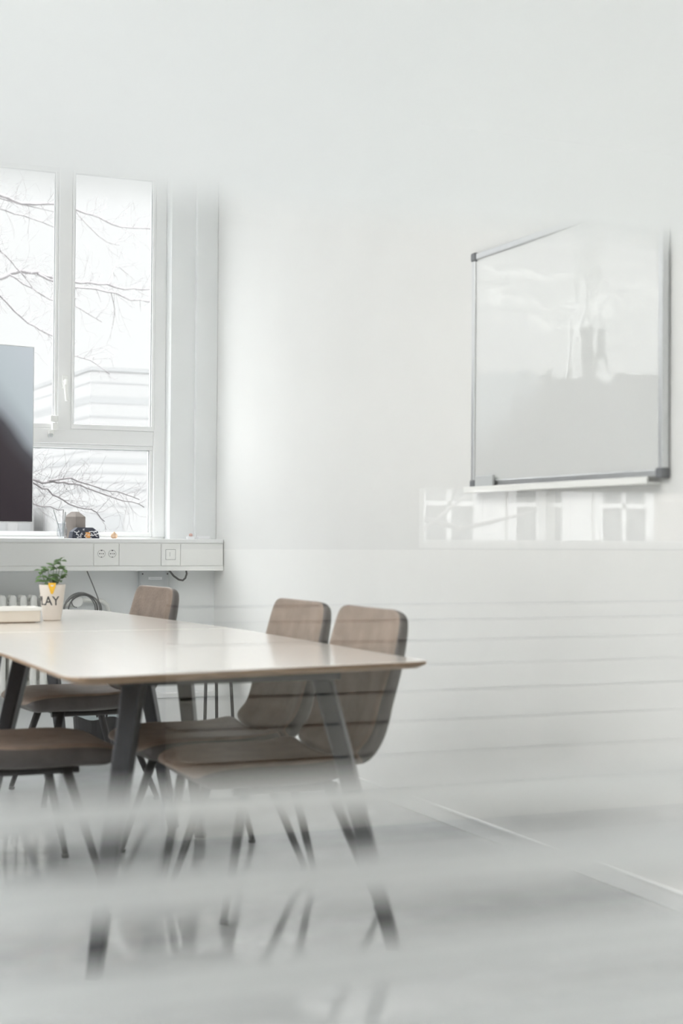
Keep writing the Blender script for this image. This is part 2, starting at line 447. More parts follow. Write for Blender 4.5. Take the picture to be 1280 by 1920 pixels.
def make_chair(label):
    t = thing('upholstered_chair', label, 'chair', (0, 0, 0), 0, None)
    bm, rs = shell_bm(SEAT)
    seat = obj('seat', bm, m_leather, t, smooth=True, subsurf=2); seat.data.materials.append(m_outer)
    bm, rb = shell_bm(BACK)
    back = obj('backrest', bm, m_leather, t, smooth=True, subsurf=2); back.data.materials.append(m_outer)
    bm = bmesh.new()
    tube(bm, [(.17, -.15, .352), (-.15, -.15, .352)], .011); tube(bm, [(.17, .15, .352), (-.15, .15, .352)], .011)
    tube(bm, [(.13, -.16, .352), (.13, .16, .352)], .011); tube(bm, [(-.12, -.16, .352), (-.12, .16, .352)], .011)
    box(bm, -.13, .14, -.15, .15, .350, .372)
    obj('seat_frame', bm, m_black_metal, t)
    for sx, sy in ((1, 1), (1, -1), (-1, 1), (-1, -1)):
        bm = bmesh.new()
        x0 = .13 if sx > 0 else -.12; x1 = .225 if sx > 0 else -.245
        tube(bm, [(x0, sy*.15, .362), (x1, sy*.245, .012)], [.0165, .0105], 14)
        lg = obj('leg', bm, m_black_metal, t, smooth=True)
        bm = bmesh.new(); tube(bm, [(x1, sy*.245, .0), (x1-.003*sx, sy*.242, .014)], .0125, 12)
        obj('foot_glide', bm, m_black, lg)
    return t

def dup(root, loc, rz, label):
    r = root.copy(); C.objects.link(r); r.location = loc; r.rotation_euler = (0, 0, rz); r['label'] = label
    for ch in list(root.children):
        c = ch.copy(); C.objects.link(c); c.parent = r
        for g in list(ch.children):
            d = g.copy(); C.objects.link(d); d.parent = c
    return r

c1 = make_chair('taupe upholstered chair at the table corner nearest the whiteboard, frontmost of its row')
c1.location = (-1.055, 4.30, 0); c1.rotation_euler = (0, 0, PI)
c2 = dup(c1, (-1.055, 4.875, 0), PI, 'taupe upholstered chair directly behind the frontmost chair on the wall side')
c3 = dup(c1, (-1.125, 6.33, 0), PI+.06, 'taupe upholstered chair farthest down the table, its back near the grey wall box')
c4 = dup(c1, (-1.70, 4.86, 0), 0, 'brown upholstered chair on the side away from the wall, only its seat showing')
for c in (c1, c2, c3, c4): c['group'] = 'upholstered chairs around the tables'

# ------------------------------------------------------------------ tables
def table(label, outline, legs, name='meeting_table'):
    cx = sum(p[0] for p in outline)/len(outline); cy = sum(p[1] for p in outline)/len(outline)
    t = thing(name, label, 'table', (cx, cy, 0), 0, 'pair of tables pushed end to end')
    L = [(p[0]-cx, p[1]-cy) for p in outline]
    i1 = inset_loop(L, .001); i2 = inset_loop(L, .028)
    top = obj('tabletop', prism(bmesh.new(), [[(x, y, .7325) for x, y in i1], [(x, y, .7345) for x, y in i1], [(x, y, .735) for x, y in inset_loop(L, .0025)]]), m_top, t)
    obj('edge_band', prism(bmesh.new(), [[(x, y, .713) for x, y in i2], [(x, y, .7255) for x, y in L], [(x, y, .7325) for x, y in L]]), m_edge, t)
    bm = bmesh.new()
    xs = [p[0] for p in L]; ys = [p[1] for p in L]
    tx = [l[0][0]-cx for l in legs]; ty = [l[0][1]-cy for l in legs]
    for yy in (min(ty), max(ty)):
        box(bm, min(tx)-.03, max(tx)+.03, yy-.03, yy+.03, .690, .713)
    box(bm, (min(tx)+max(tx))/2-.03, (min(tx)+max(tx))/2+.03, min(ty), max(ty), .692, .713)
    obj('under_frame', bm, m_steel_leg, t)
    for (a, b) in legs:
        A = Vector((a[0]-cx, a[1]-cy, .700)); B = Vector((b[0]-cx, b[1]-cy, 0))
        loops = []
        for f, w in ((0, .036), (.5, .031), (1, .024)):
            p = A.lerp(B, f)
            ring = []
            for q in range(4):       # diamond section, ridge towards the room corners
                ang = PI/2*q + .18
                for dd in (-.16, 0, .16):
                    rr = w if dd == 0 else w*.93
                    ring.append((p.x + rr*math.cos(ang+dd), p.y + rr*math.sin(ang+dd), p.z))
            loops.append(ring)
        obj('leg', prism(bmesh.new(), loops), m_steel_leg, t, bevel=.002)
    return t

t1_out = round_poly([(-1.822, 3.600, .11), (-.780, 3.800, .03), (-.785, 5.372, .012), (-1.815, 5.372, .012)], 8)
table('pale-topped table with dark splayed legs, the nearer of the two pushed together', t1_out,
      [((-1.07, 3.87), (-.945, 3.67)), ((-1.60, 3.84), (-1.735, 3.70)), ((-1.07, 5.13), (-.95, 5.27)), ((-1.62, 5.09), (-1.74, 5.25))])
t2_out = round_poly([(-1.815, 5.38, .012), (-.790, 5.38, .012), (-.925, 7.03, .28), (-1.92, 6.98, .28)], 12)
table('pale-topped table carrying the plant pot and tray, the farther of the two pushed together', t2_out,
      [((-1.09, 5.62), (-.985, 5.48)), ((-1.62, 5.60), (-1.74, 5.46)), ((-1.17, 6.78), (-1.05, 6.92)), ((-1.66, 6.74), (-1.80, 6.88))])

# ------------------------------------------------------------------ things on the table
pot = thing('plant_pot', 'cream tapered pot lettered PLAY with a green plant and yellow tag on table', 'plant', (-1.305, 6.09, .735), 0)
PH, PR0, PR1 = .142, .036, .052
pr = lambda z: PR0 + (PR1-PR0)*z/PH
bm = bmesh.new()
lathe(bm, [(PR0-.004, 0), (PR0, .004), (PR1, PH), (PR1-.004, PH), (PR1-.006, PH-.012), (.002, PH-.014)], 40)
obj('pot', bm, m_ceramic, pot, smooth=False)
obj('soil', lathe(bmesh.new(), [(.03, PH-.03), (PR1-.0075, PH-.010), (.01, PH-.006)], 24), m_soil, pot)
# the direction from the pot to the viewer
view = math.atan2(0-6.09, -2.683+1.305)
me = text_mesh('PLAY', .050)
xs = [v.co.x for v in me.vertices]; wtot = max(xs)
for v in me.vertices:
    zz = .062 + v.co.y*1.0
    a = view - .14 + (v.co.x - wtot*.66)*.92/pr(zz)
    r = pr(zz) + .0004 + v.co.z
    v.co = (r*math.cos(a), r*math.sin(a), zz)
me.materials.clear(); me.materials.append(m_ink)
lt = bpy.data.objects.new('lettering', me); link(lt, pot)
bm = bmesh.new()
tg = []
for (du, zz) in ((-.020, PH+.008), (.020, PH+.008), (.018, PH-.006), (.005, PH-.036), (-.005, PH-.036), (-.018, PH-.006)):
    tg.append((du, zz))
loops = []
for off in (.0006, .0018):
    lp = []
    for du, zz in tg:
        a = view - .02 + du*.75/pr(zz); r = pr(min(zz, PH)) + off
        lp.append((r*math.cos(a), r*math.sin(a), zz))
    loops.append(lp)
obj('plant_tag', prism(bm, loops), m_yellow, pot)
# stems and leaves
bm = bmesh.new(); lf = bmesh.new()
def leaf(bm, base, d, n, L, W):
    d = d.normalized(); s = d.cross(n).normalized(); n = s.cross(d).normalized()
    pts = []
    for f, w in ((0, .08), (.2, .62), (.45, 1), (.72, .72), (1, .03)):
        c = base + d*L*f - n*L*.25*f*f
        pts.append((c - s*W*w*.5 + n*.12*W*w, c, c + s*W*w*.5 + n*.12*W*w))
    prev = None
    for tri in pts:
        for off in (0,):
            row = [bm.verts.new(p) for p in tri]
        if prev:
            bm.faces.new((prev[0], prev[1], row[1], row[0])); bm.faces.new((prev[1], prev[2], row[2], row[1]))
        prev = row
rv = Vector((math.cos(view+PI/2), math.sin(view+PI/2), 0))   # to the right as seen
fv = Vector((math.cos(view), math.sin(view), 0))
stems = [(.001, .048, .006), (.034, .108, .0), (.018, .075, -.01), (-.018, .072, .01), (-.044, .058, .0), (-.040, .034, .012), (.036, .036, .008), (.006, .088, .0), (-.006, .030, .02), (.026, .020, .016), (.044, .070, -.006), (-.022, .018, .018)]
for (dx, dz, dy) in stems:
    tip = rv*dx + fv*dy + Vector((0, 0, PH + dz))
    b0 = rv*dx*.25 + Vector((0, 0, PH-.01))
    mid = (b0 + tip)/2 + rv*dx*.12
    tube(bm, [b0, mid, tip], [.0014, .0012, .0008], 6)
    for q in range(5):
        a = random.uniform(0, 2*PI)
        d = rv*math.cos(a) + fv*math.sin(a)*.7 + Vector((0, 0, random.uniform(-.2, .7)))
        leaf(lf, tip - Vector((0, 0, random.uniform(0, .016))), d, Vector((0, 0, 1)) + fv*.5, random.uniform(.022, .034), random.uniform(.015, .022))
obj('stem', bm, m_leaf, pot)
fo = obj('foliage', lf, m_leaf, pot, smooth=True)
sm = fo.modifiers.new('solid', 'SOLIDIFY'); sm.thickness = .0006

tr = thing('tray', 'long shallow cream tray lying beside the lettered plant pot', 'tray', (-1.56, 5.99, .735), .04)
obj('tray_body', bx(-.22, .175, -.06, .06, .003, .052), m_tray, tr, bevel=.006)
obj('tray_rim', boxes((-.224, .179, -.064, -.056, .046, .060), (-.224, .179, .056, .064, .046, .060), (-.224, -.216, -.056, .056, .046, .060), (.171, .179, -.056, .056, .046, .060)), m_white_plastic, tr, bevel=.002)
obj('tray_foot', boxes((-.2, .155, -.05, .05, 0, .004),), m_edge, tr)

# ------------------------------------------------------------------ whiteboard on the right wall
wb = thing('whiteboard', 'white wall-mounted whiteboard with aluminium frame reflecting the windows', 'whiteboard', (0, 4.38, 1.255), 0)
Y0, Y1, Z0, Z1 = -.59, .60, 0, .85
def curved_board():
    bm = bmesh.new(); g = []
    for i in range(13):
        row = []
        for j in range(9):
            y = Y0+.02 + (Y1-Y0-.04)*i/12; zz = Z0+.02 + (Z1-Z0-.04)*j/8
            row.append(bm.verts.new((-.020, y, zz)))
        g.append(row)
    for i in range(12):
        for j in range(8):
            bm.faces.new((g[i][j], g[i+1][j], g[i+1][j+1], g[i][j+1]))
    r = bmesh.ops.extrude_face_region(bm, geom=list(bm.faces))
    for v in [e for e in r['geom'] if isinstance(e, bmesh.types.BMVert)]: v.co.x += .012
    return bm
obj('board_surface', curved_board(), m_board, wb, smooth=False)
for nm, a in (('frame_rail', (-.027, -.002, Y0, Y1, Z0, Z0+.024)), ('frame_rail', (-.027, -.002, Y0, Y1, Z1-.024, Z1)), ('frame_rail', (-.027, -.002, Y0, Y0+.024, Z0+.024, Z1-.024)), ('frame_rail', (-.027, -.002, Y1-.024, Y1, Z0+.024, Z1-.024))):
    obj(nm, bx(*a), m_alu, wb, bevel=.004)
for yy in (Y0, Y1):
    for zz in (Z0, Z1):
        sy = 1 if yy == Y0 else -1; sz = 1 if zz == Z0 else -1
        b = boxes((-.031, -.001, min(yy-.004*sy, yy+.034*sy), max(yy-.004*sy, yy+.034*sy), min(zz-.004*sz, zz+.028*sz), max(zz-.004*sz, zz+.028*sz)))
        obj('corner_cap', b, m_grey_plastic, wb, bevel=.007)
obj('pen_tray', boxes((-.050, -.004, Y0+.04, Y1+.005, Z0-.020, Z0-.014), (-.054, -.048, Y0+.04, Y1+.005, Z0-.020, Z0+.002)), m_white_plastic, wb, bevel=.002)
er = thing('board_eraser', 'small grey eraser block lying on the whiteboard pen tray', 'eraser', (-.0395, 4.85, 1.2435), 0)
obj('eraser_body', bx(-.0065, .0065, -.065, .065, .012, .052), m_grey_metal, er, bevel=.005)
obj('felt_pad', bx(-.007, .007, -.066, .066, 0, .012), m_grey_plastic, er)

# ------------------------------------------------------------------ television
tvt = thing('television', 'large dark flat television screen in front of the window, on a floor stand', 'television', (-1.16-.715*.972, 7.20-.715*.233, 1.131), math.atan2(.233, .972))
obj('screen', bx(-.7125, .7125, -.0225, -.021, .004, .815), m_screen, tvt)
obj('casing', boxes((-.715, .715, -.021, .022, 0, .818), (-.35, .35, .022, .055, .15, .66)), m_black, tvt, bevel=.004)
obj('bezel', boxes((-.715, .715, -.0235, -.020, 0, .004), (-.715, .715, -.0235, -.020, .815, .818), (-.715, -.7125, -.0235, -.020, .004, .815), (.7125, .715, -.0235, -.020, .004, .815)), m_grey_metal, tvt)
obj('stand_column', bx(-.06, .06, .055, .105, -1.09, 1.08), m_black_metal, tvt, bevel=.004)
obj('stand_base', bx(-.42, .42, .0, .42, -1.131, -1.09), m_black_metal, tvt, bevel=.01)

# ------------------------------------------------------------------ cable duct along the window wall
dt = thing('cable_duct', 'white cable duct forming the window sill, with sockets and a switch', 'cable duct', (0, 7.80, 0), 0)
obj('duct_body', boxes((-4.9, -.002, .004, .158, .891, 1.040),), m_duct, dt, bevel=.003)
obj('sill_board', boxes((-4.9, -.002, -.004, .245, 1.036, 1.058),), m_white, dt, bevel=.004)
obj('duct_lip', boxes((-4.9, -.002, 0, .006, .891, .915),), m_duct, dt, bevel=.002)
for x0, x1 in ((-4.88, -2.3), (-2.296, -.709), (-.571, -.349), (-.240, -.006)):
    obj('cover_panel', bx(x0, x1, -.002, .006, .918, 1.032), m_duct, dt, bevel=.0015)
pl = obj('socket_plate', bx(-.705, -.575, -.005, .006, .918, 1.032), m_white_plastic, dt, bevel=.003)
for x in (-.666, -.609):
    bm = bmesh.new()
    tube(bm, [(x, -.0065, .980), (x, -.003, .980)], .0215, 28)
    so = obj('socket', bm, m_white_plastic, pl)
    bm = bmesh.new()
    ring = []
    for (r, y) in ((.0195, -.0066), (.0175, -.0066), (.0175, -.0069), (.0195, -.0069)): ring.append((r, y))
    for dx in (-.0095, 0, .0095): disc_y(bm, x+dx, -.0072, .980, .0030 if dx else .0022, .001, 10)
    box(bm, x-.004, x+.004, -.0073, -.006, .994, .999); box(bm, x-.003, x+.003, -.0073, -.006, .9605, .9645)
    obj('socket_hole', bm, m_ink, so)
    bm = bmesh.new()
    pts = [(x + .0195*math.cos(2*PI*k/28), -.0068, .980 + .0195*math.sin(2*PI*k/28)) for k in range(29)]
    tube(bm, pts, .0009, 6); obj('socket_rim', bm, m_line, so)
pl = obj('switch_plate', bx(-.345, -.244, -.006, .006, .918, 1.032), m_white_plastic, dt, bevel=.003)
obj('switch_rocker', bx(-.322, -.271, -.0075, -.005, .951, 1.001), m_white_plastic, pl, bevel=.002)
obj('rocker_gap', boxes((-.324, -.269, -.0064, -.0055, .949, 1.003),), m_line, pl)
obj('switch_symbol', bx(-.302, -.300, -.0080, -.007, .966, .988), m_line, pl)

# things on the sill (top of the duct at z = 1.058)
ZS = 1.058
jar = thing('glass_jar', 'clear glass jar holding pens on the window sill', 'jar', (-.848, 7.90, ZS), 0)
obj('jar_wall', lathe(bmesh.new(), [(.020, 0), (.026, .006), (.027, .05), (.021, .066), (.021, .078), (.024, .080), (.022, .080), (.019, .076), (.019, .064), (.0245, .048), (.0235, .010), (.004, .006)], 28), m_jar, jar, smooth=True)
for i, (dx, dy, lean, mt, h, nm) in enumerate(((-.008, 0, -.30, m_grey_metal, .145, 'pen'), (.004, .006, .04, m_cable, .138, 'pen'), (.010, -.004, .10, m_grey_metal, .128, 'pen'), (-.002, -.008, .02, m_paper, .14, 'pen'))):
    p = obj(nm, tube(bmesh.new(), [(0, 0, 0), (0, 0, h)], .0036, 10), mt)
    p.location = (-.848+dx*.4, 7.90+dy, ZS+.008); p.rotation_euler = (0, lean, 0)
    tag(p, ('grey pen leaning far out of the glass jar on the sill', 'dark pen standing upright in the glass jar on the sill', 'grey pen tilted slightly right in the sill jar', 'white pen at the front of the sill jar')[i], 'pen', 'pens in the glass jar')

gc = thing('gable_carton', 'grey-brown gable-topped carton behind the navy gift box on sill', 'carton', (-.760, 7.985, ZS), .62)
bm = bmesh.new()
s = .0385
prism(bm, [[(-s, -s, 0), (s, -s, 0), (s, s, 0), (-s, s, 0)], [(-s, -s, .112), (s, -s, .112), (s, s, .112), (-s, s, .112)], [(-s*.35, -s*.35, .139), (s*.35, -s*.35, .139), (s*.35, s*.35, .139), (-s*.35, s*.35, .139)]])
obj('carton_body', bm, m_carton, gc)
gb = thing('gift_box', 'navy gift box with white shredded paper and orange tag on sill', 'box', (-.737, 7.885, ZS), 0)
bm = bmesh.new()
prism(bm, [[(-.071, -.045, 0), (.071, -.045, 0), (.071, .04, 0), (-.071, .04, 0)], [(-.066, -.042, .034), (.066, -.042, .034), (.066, .038, .034), (-.066, .038, .034)], [(-.040, -.030, .056), (.040, -.030, .056), (.040, .03, .056), (-.040, .03, .056)]])
obj('box_body', bm, m_navy, gb)
obj('tag', bx(-.002, .022, -.0475, -.0445, .002, .032), m_orange, gb)
bm = bmesh.new()
for i in range(22):
    x = random.uniform(-.066, .06); h = .055 - abs(x)*.38
    p0 = Vector((x, random.uniform(-.05, -.035), random.uniform(.012, 1)*h))
    pts = [p0]
    for q in range(5):
        p0 = p0 + Vector((random.uniform(-.006, .016), random.uniform(-.003, .004), random.uniform(-.009, .009)))
        p0.z = min(max(p0.z, .004), .062); p0.y = min(p0.y, -.034 + p0.z*.15); pts.append(p0.copy())
    tube(bm, pts, .0023, 5)
obj('shredded_paper', bm, m_paper, gb)['kind'] = 'stuff'
cl = bmesh.new()
lathe(cl, [(.010, 0), (.0165, .006), (.018, .014), (.014, .024), (.006, .030), (.003, .036)], 20)
cb = obj('pottery_figure', cl, m_tan, smooth=True); cb.location = (-.572, 7.90, ZS)
tag(cb, 'tiny tan rounded pottery figure alone on the sill', 'figurine')
b1 = thing('eraser_box', 'little white box with a pinkish lump on top, on the sill', 'box', (-.165, 7.87, ZS), 0)
obj('box_body', bx(-.02, .02, -.012, .012, 0, .014), m_paper, b1, bevel=.002)
bm = bmesh.new(); bmesh.ops.create_uvsphere(bm, u_segments=16, v_segments=10, radius=.010); bmesh.ops.scale(bm, vec=(1.1, .8, .9), verts=bm.verts); bmesh.ops.translate(bm, vec=(.002, 0, .021), verts=bm.verts)
obj('eraser_lump', bm, m_pink, b1, smooth=True)
b2 = obj('card_box', bx(-.034, .034, -.014, .014, 0, .017), m_paper, bevel=.002); b2.location = (-.092, 7.87, ZS)
tag(b2, 'flat plain white box at the wall end of the sill', 'box')

# ------------------------------------------------------------------ below the duct
rd = thing('radiator', 'white column radiator under the window sill behind the table', 'radiator', (0, 7.86, 0), 0)
x = -.905; n = 0
while x > -1.80:
    bm = bmesh.new()
    for dy in (-.045, .03):
        zt = [(.268, .010), (.278, .016), (.30, .0185), (.52, .0185), (.735, .0185), (.757, .016), (.768, .009)]
        tube(bm, [(x, dy, q[0]) for q in zt], [q[1] for q in zt], 12)
    for zz in (.322, .715): tube(bm, [(x-.026, -.005, zz), (x+.026, -.005, zz)], .020, 12)
    for zz in (.30, .74): box(bm, x-.012, x+.012, -.045, .03, zz-.012, zz+.012)
    obj('radiator_section', bm, m_radiator, rd, smooth=True)
    x -= .052; n += 1
bm = bmesh.new(); tube(bm, [(-.885, -.005, .715), (-.81, -.005, .715), (-.79, -.005, .715)], .013, 12); tube(bm, [(-.80, -.005, .715), (-.80, .05, .715), (-.80, .095, .715)], .013, 12)
obj('valve_pipe', bm, m_radiator, rd, smooth=True)
bm = bmesh.new(); tube(bm, [(-.795, -.03, .735), (-.795, -.075, .735), (-.795, -.088, .735)], [.028, .032, .027], 24)
kb = obj('thermostat_knob', bm, m_white_plastic, rd, smooth=False)
bm = bmesh.new()
for q in range(14):
    a = PI*.45 + q*PI*1.0/13
    box(bm, -.795+.0285*math.cos(a)-.0012, -.795+.0285*math.cos(a)+.0012, -.0885, -.080, .735+.0285*math.sin(a)-.003, .735+.0285*math.sin(a)+.003)
obj('scale_mark', bm, m_ink, kb)
coil = bmesh.new()
for i, (rx, rz, dy, dx) in enumerate(((.080, .083, 0, 0), (.086, .090, .006, .004), (.092, .086, -.006, .010), (.076, .076, .008, .018), (.097, .080, .003, .016))):
    pts = [(-.785+dx + rx*math.cos(a), 7.755+dy, .692 + rz*math.sin(a)) for a in [2*PI*k/40 for k in range(41)]]
    tube(coil, pts, .0034, 8)
tag(obj('hanging_cable_coil', coil, m_coil, smooth=True), 'coil of dark cable hung around the radiator thermostat knob', 'cable')
dc = tube(bmesh.new(), [(-.735, 7.83, .905), (-.73, 7.83, .885), (-.705, 7.815, .82), (-.682, 7.80, .755), (-.672, 7.78, .70), (-.68, 7.77, .62)], .0032, 8)
tag(obj('hanging_cable', dc, m_cable_grey, smooth=True), 'thin straight grey cable dropping from the cable duct to the coil', 'cable')
hp = tube(bmesh.new(), [(-.79, 7.925, .735), (-.66, 7.925, .735), (-.625, 7.925, .730), (-.602, 7.925, .712), (-.592, 7.925, .68), (-.592, 7.925, .30), (-.592, 7.925, .02)], .0125, 14)
tag(obj('heating_pipe', hp, m_radiator, smooth=True), 'white heating pipe bending down the grey wall beside the radiator', 'pipe')
jb = thing('wall_mounted_box', 'grey wall box with a paper label strip under the cable duct', 'junction box', (-.346, 7.96, .62), 0)
obj('box_body', bx(-.078, .078, -.05, 0, 0, .268), m_grey_metal, jb, bevel=.003)
obj('label_strip', bx(-.036, .038, -.0515, -.0495, .222, .236), m_paper, jb)
obj('label_print', bx(-.026, .030, -.0520, -.0513, .2275, .2295), m_grey_metal, jb)
for xx in (-.068, .068): obj('box_screw', disc_y(bmesh.new(), xx, -.052, .252, .004, .003, 10), m_ink, jb)
lp = tube(bmesh.new(), [(-.275, 7.90, .895), (-.268, 7.895, .885), (-.250, 7.89, .862), (-.222, 7.885, .842), (-.200, 7.885, .838), (-.185, 7.888, .85), (-.177, 7.89, .872), (-.180, 7.895, .895)], .0052, 10)
tag(obj('hanging_cable_loop', lp, m_cable, smooth=True), 'short black cable loop hanging under the duct beside the grey box', 'cable')

bn = thing('waste_bin', 'black waste bin with a pale liner on the floor by the radiator', 'bin', (-.80, 7.35, 0), 0)
obj('bin_body', lathe(bmesh.new(), [(.085, 0), (.095, .005), (.118, .29), (.114, .29), (.09, .012), (.01, .010)], 28), m_black, bn, smooth=False)
bm = bmesh.new()
prof = []
ring0 = []; rings = []
for j, (r, zz) in enumerate(((.112, .20), (.116, .29), (.124, .318), (.131, .30), (.128, .262), (.126, .235))):
    rings.append([(r*(1+.025*math.sin(5*a+j)+.015*math.sin(11*a))*math.cos(a), r*(1+.025*math.sin(5*a+j)+.015*math.sin(11*a))*math.sin(a), zz + .008*math.sin(4*a+j*.7)) for a in [2*PI*k/36 for k in range(36)]])
R = [[bm.verts.new(p) for p in r] for r in rings]
for r, s2 in zip(R, R[1:]):
    for k2 in range(36): bm.faces.new((r[k2], r[(k2+1)%36], s2[(k2+1)%36], s2[k2]))
lo = obj('bin_liner', bm, m_liner, bn, smooth=True)
lo.modifiers.new('solid', 'SOLIDIFY').thickness = .001

st = thing('stool', 'low stool on thin black legs standing by the far wall corner', 'stool', (-.15, 7.55, 0), .2)
obj('stool_top', lathe(bmesh.new(), [(.11, .40), (.125, .404), (.125, .422), (.118, .428), (.01, .428)], 28), m_black, st)
for sx, sy in ((1, 1), (1, -1), (-1, 1), (-1, -1)):
    obj('leg', tube(bmesh.new(), [(sx*.07, sy*.07, .41), (sx*.088, sy*.088, 0)], .0085, 10), m_black_metal, st, smooth=True)

# ------------------------------------------------------------------ outside
ob = thing('office_building', 'pale distant office building with banded windows beyond the branches', 'building', (8.58, 45, -6), 0)
# front face runs along x, left face recedes
def wallrow(z0, z1, depth, mat, name, pr_=0.0):
    bm = bmesh.new()
    p = [(-pr_, -pr_, z0), (16, -pr_, z0), (16, 11, z0), (-.35, 11, z0)]
    q = [(a, b, z1) for a, b, _ in p]
    prism(bm, [p, q]); return obj(name, bm, mat, ob)
Zg = 6
wallrow(0, 6.05+Zg, 0, m_facade, 'building_wall')
wallrow(5.98+Zg, 6.10+Zg, 0, m_band, 'roof_edge', .02)
for z0, z1 in ((5.02, 5.24), (4.60, 4.66), (5.62, 5.66), (3.98, 4.02), (3.24, 3.40), (2.93, 3.0), (3.6, 3.63), (2.66, 2.70), (2.40, 2.5), (1.95, 2.0)):
    wallrow(z0+Zg, z1+Zg, 0, m_band, 'window_band', .006)
for x0, x1 in ((-.3, 1.0), (2.2, 2.5), (3.1, 5.6)):
    obj('ground_floor_window', bx(x0, x1, -.06, .05, .6+Zg, 1.75+Zg), m_band, ob)
lb = thing('low_building', 'pale low building between the office block and the television', 'building', (3.6, 50, -6), 0)
obj('building_wall', bx(-3, 4.4, 0, 8, 0, 8.2), m_facade, lb)
for x0, x1 in ((2.6, 3.5), (.2, 1.1), (3.9, 4.3)):
    obj('window_opening', bx(x0, x1, -.05, .05, 6.6, 8.0), m_band, lb)
struct(obj('ground_outside', bx(-60, 80, 8.6, 120, -6.2, -6), m_pave))
struct(obj('ground_courtyard', bx(-40, 60, -60, -4.5, -6.2, -6), m_pave))

boughs = [
([(-.9,14.8,4.3),(-0.14,15.0,4.44),(0.19,15.15,4.39),(0.43,15.3,4.37),(0.65,15.45,4.4),(0.89,15.6,4.46),(1.13,15.75,4.44),(1.37,15.9,4.42),(1.64,16.05,4.37),(2.07,16.2,4.41)],.020,.006),
([(-.9,14.8,4.3),(-0.04,15.0,4.37),(0.2,15.2,4.37),(0.56,15.4,4.36),(0.89,15.6,4.37)],.010,.004),
([(-.9,14.8,4.3),(-0.04,15.0,4.27),(0.27,15.27,4.27),(0.59,15.53,4.27),(0.93,15.8,4.24)],.010,.005),
([(-1.0,14.3,3.3),(-0.22,14.5,3.43),(0.11,14.64,3.5),(0.27,14.79,3.59),(0.47,14.93,3.62),(0.63,15.08,3.63),(0.8,15.22,3.62),(1.05,15.37,3.63),(1.36,15.51,3.65),(1.68,15.66,3.65),(1.95,15.8,3.7)],.026,.007),
([(0.53,14.98,3.62),(0.71,14.98,3.56),(0.91,15.12,3.54),(1.33,15.38,3.57),(1.65,15.64,3.53),(1.99,15.9,3.58)],.014,.006),
([(-1.0,14.3,3.3),(-0.21,14.0,3.26),(0.01,14.15,3.24),(0.24,14.3,3.09),(0.45,14.45,3.0),(0.67,14.6,2.95)],.011,.006),
([(0.2,14.7,3.55),(0.43,14.75,3.44),(0.72,14.9,3.35),(0.97,15.05,3.32),(1.23,15.2,3.21)],.009,.004),
([(-1.2,14.3,3.6),(-0.16,14.0,3.68),(0.01,14.13,3.66),(0.18,14.27,3.55),(0.36,14.4,3.39)],.009,.004),
([(0.67,14.6,2.95),(0.77,14.6,2.8),(0.97,14.6,2.76),(1.16,14.6,2.64)],.006,.004),
([(-2.2,11.8,1.2),(-1.2,11.4,1.5),(-0.6,11.5,1.54),(-0.37,11.64,1.52),(-0.2,11.78,1.5),(-0.03,11.91,1.49),(0.12,12.05,1.49),(0.29,12.19,1.48),(0.48,12.32,1.42),(0.72,12.46,1.37),(0.94,12.6,1.32)],.016,.004),
([(-.03,11.91,1.49),(0.17,12.0,1.52),(0.37,12.1,1.47),(0.6,12.2,1.42),(0.84,12.4,1.38)],.008,.004),
([(-2.2,11.8,1.2),(-0.65,11.0,1.54),(-0.44,11.1,1.49),(-0.27,11.2,1.44),(-0.13,11.3,1.38),(0.02,11.4,1.31),(0.21,11.5,1.27),(0.34,11.6,1.19)],.010,.004),
([(-2.2,11.8,1.2),(-0.65,11.0,1.33),(-0.39,11.17,1.32),(-0.2,11.33,1.29),(0.0,11.5,1.27)],.008,.004),
([(.01,14.15,3.24),(-0.06,14.0,2.84),(-0.0,13.9,2.59)],.004,.003),
([(1.05,15.7,4.45),(1.32,15.7,4.18),(1.57,15.8,4.12)],.006,.003),
([(1.41,15.55,3.65),(1.51,15.75,3.89),(1.69,15.9,3.84)],.005,.003),
([(1.38,15.42,3.57),(1.51,15.75,3.44),(1.53,15.9,3.29)],.005,.003),
]
def smooth_path(pts, sub=3):
    P = [Vector(p) for p in pts]; out = []
    for i in range(len(P)-1):
        p0 = P[max(i-1, 0)]; p1 = P[i]; p2 = P[i+1]; p3 = P[min(i+2, len(P)-1)]
        for k in range(sub):
            t = k/sub
            out.append(.5*((2*p1) + (p2-p0)*t + (2*p0-5*p1+4*p2-p3)*t*t + (3*p1-p0-3*p2+p3)*t**3))
    out.append(P[-1]); return out
rng = random.Random(11)
tree = thing('bare_tree', 'bare winter tree whose boughs cross the upper window panes', 'tree', (-4.5, 15.2, -6), 0)
tree2 = thing('bare_tree', 'smaller bare tree whose boughs cross the lower window pane', 'tree', (-2.6, 12.2, -6), 0)
org = {0: Vector((-4.5, 15.2, -6)), 1: Vector((-2.6, 12.2, -6))}
bms = [bmesh.new(), bmesh.new()]; tws = [bmesh.new(), bmesh.new()]
def twig(bm, p, d, L, r, o, depth):
    pts = [p - o]; q = p.copy(); dd = d.copy()
    n = 4
    for i in range(n):
        dd = (dd + Vector((rng.gauss(0, .22), rng.gauss(0, .15), rng.gauss(0, .22)))).normalized()
        q = q + dd*L/n; pts.append(q - o)
        if depth > 0 and rng.random() < .6:
            s = (dd + Vector((rng.gauss(0, .6), rng.gauss(0, .3), rng.gauss(0, .6)))).normalized()
            twig(bm, q, s, L*rng.uniform(.35, .6), r*.7, o, depth-1)
    tube(bm, pts, [r, r*.85, r*.7, r*.6, r*.45], 5)
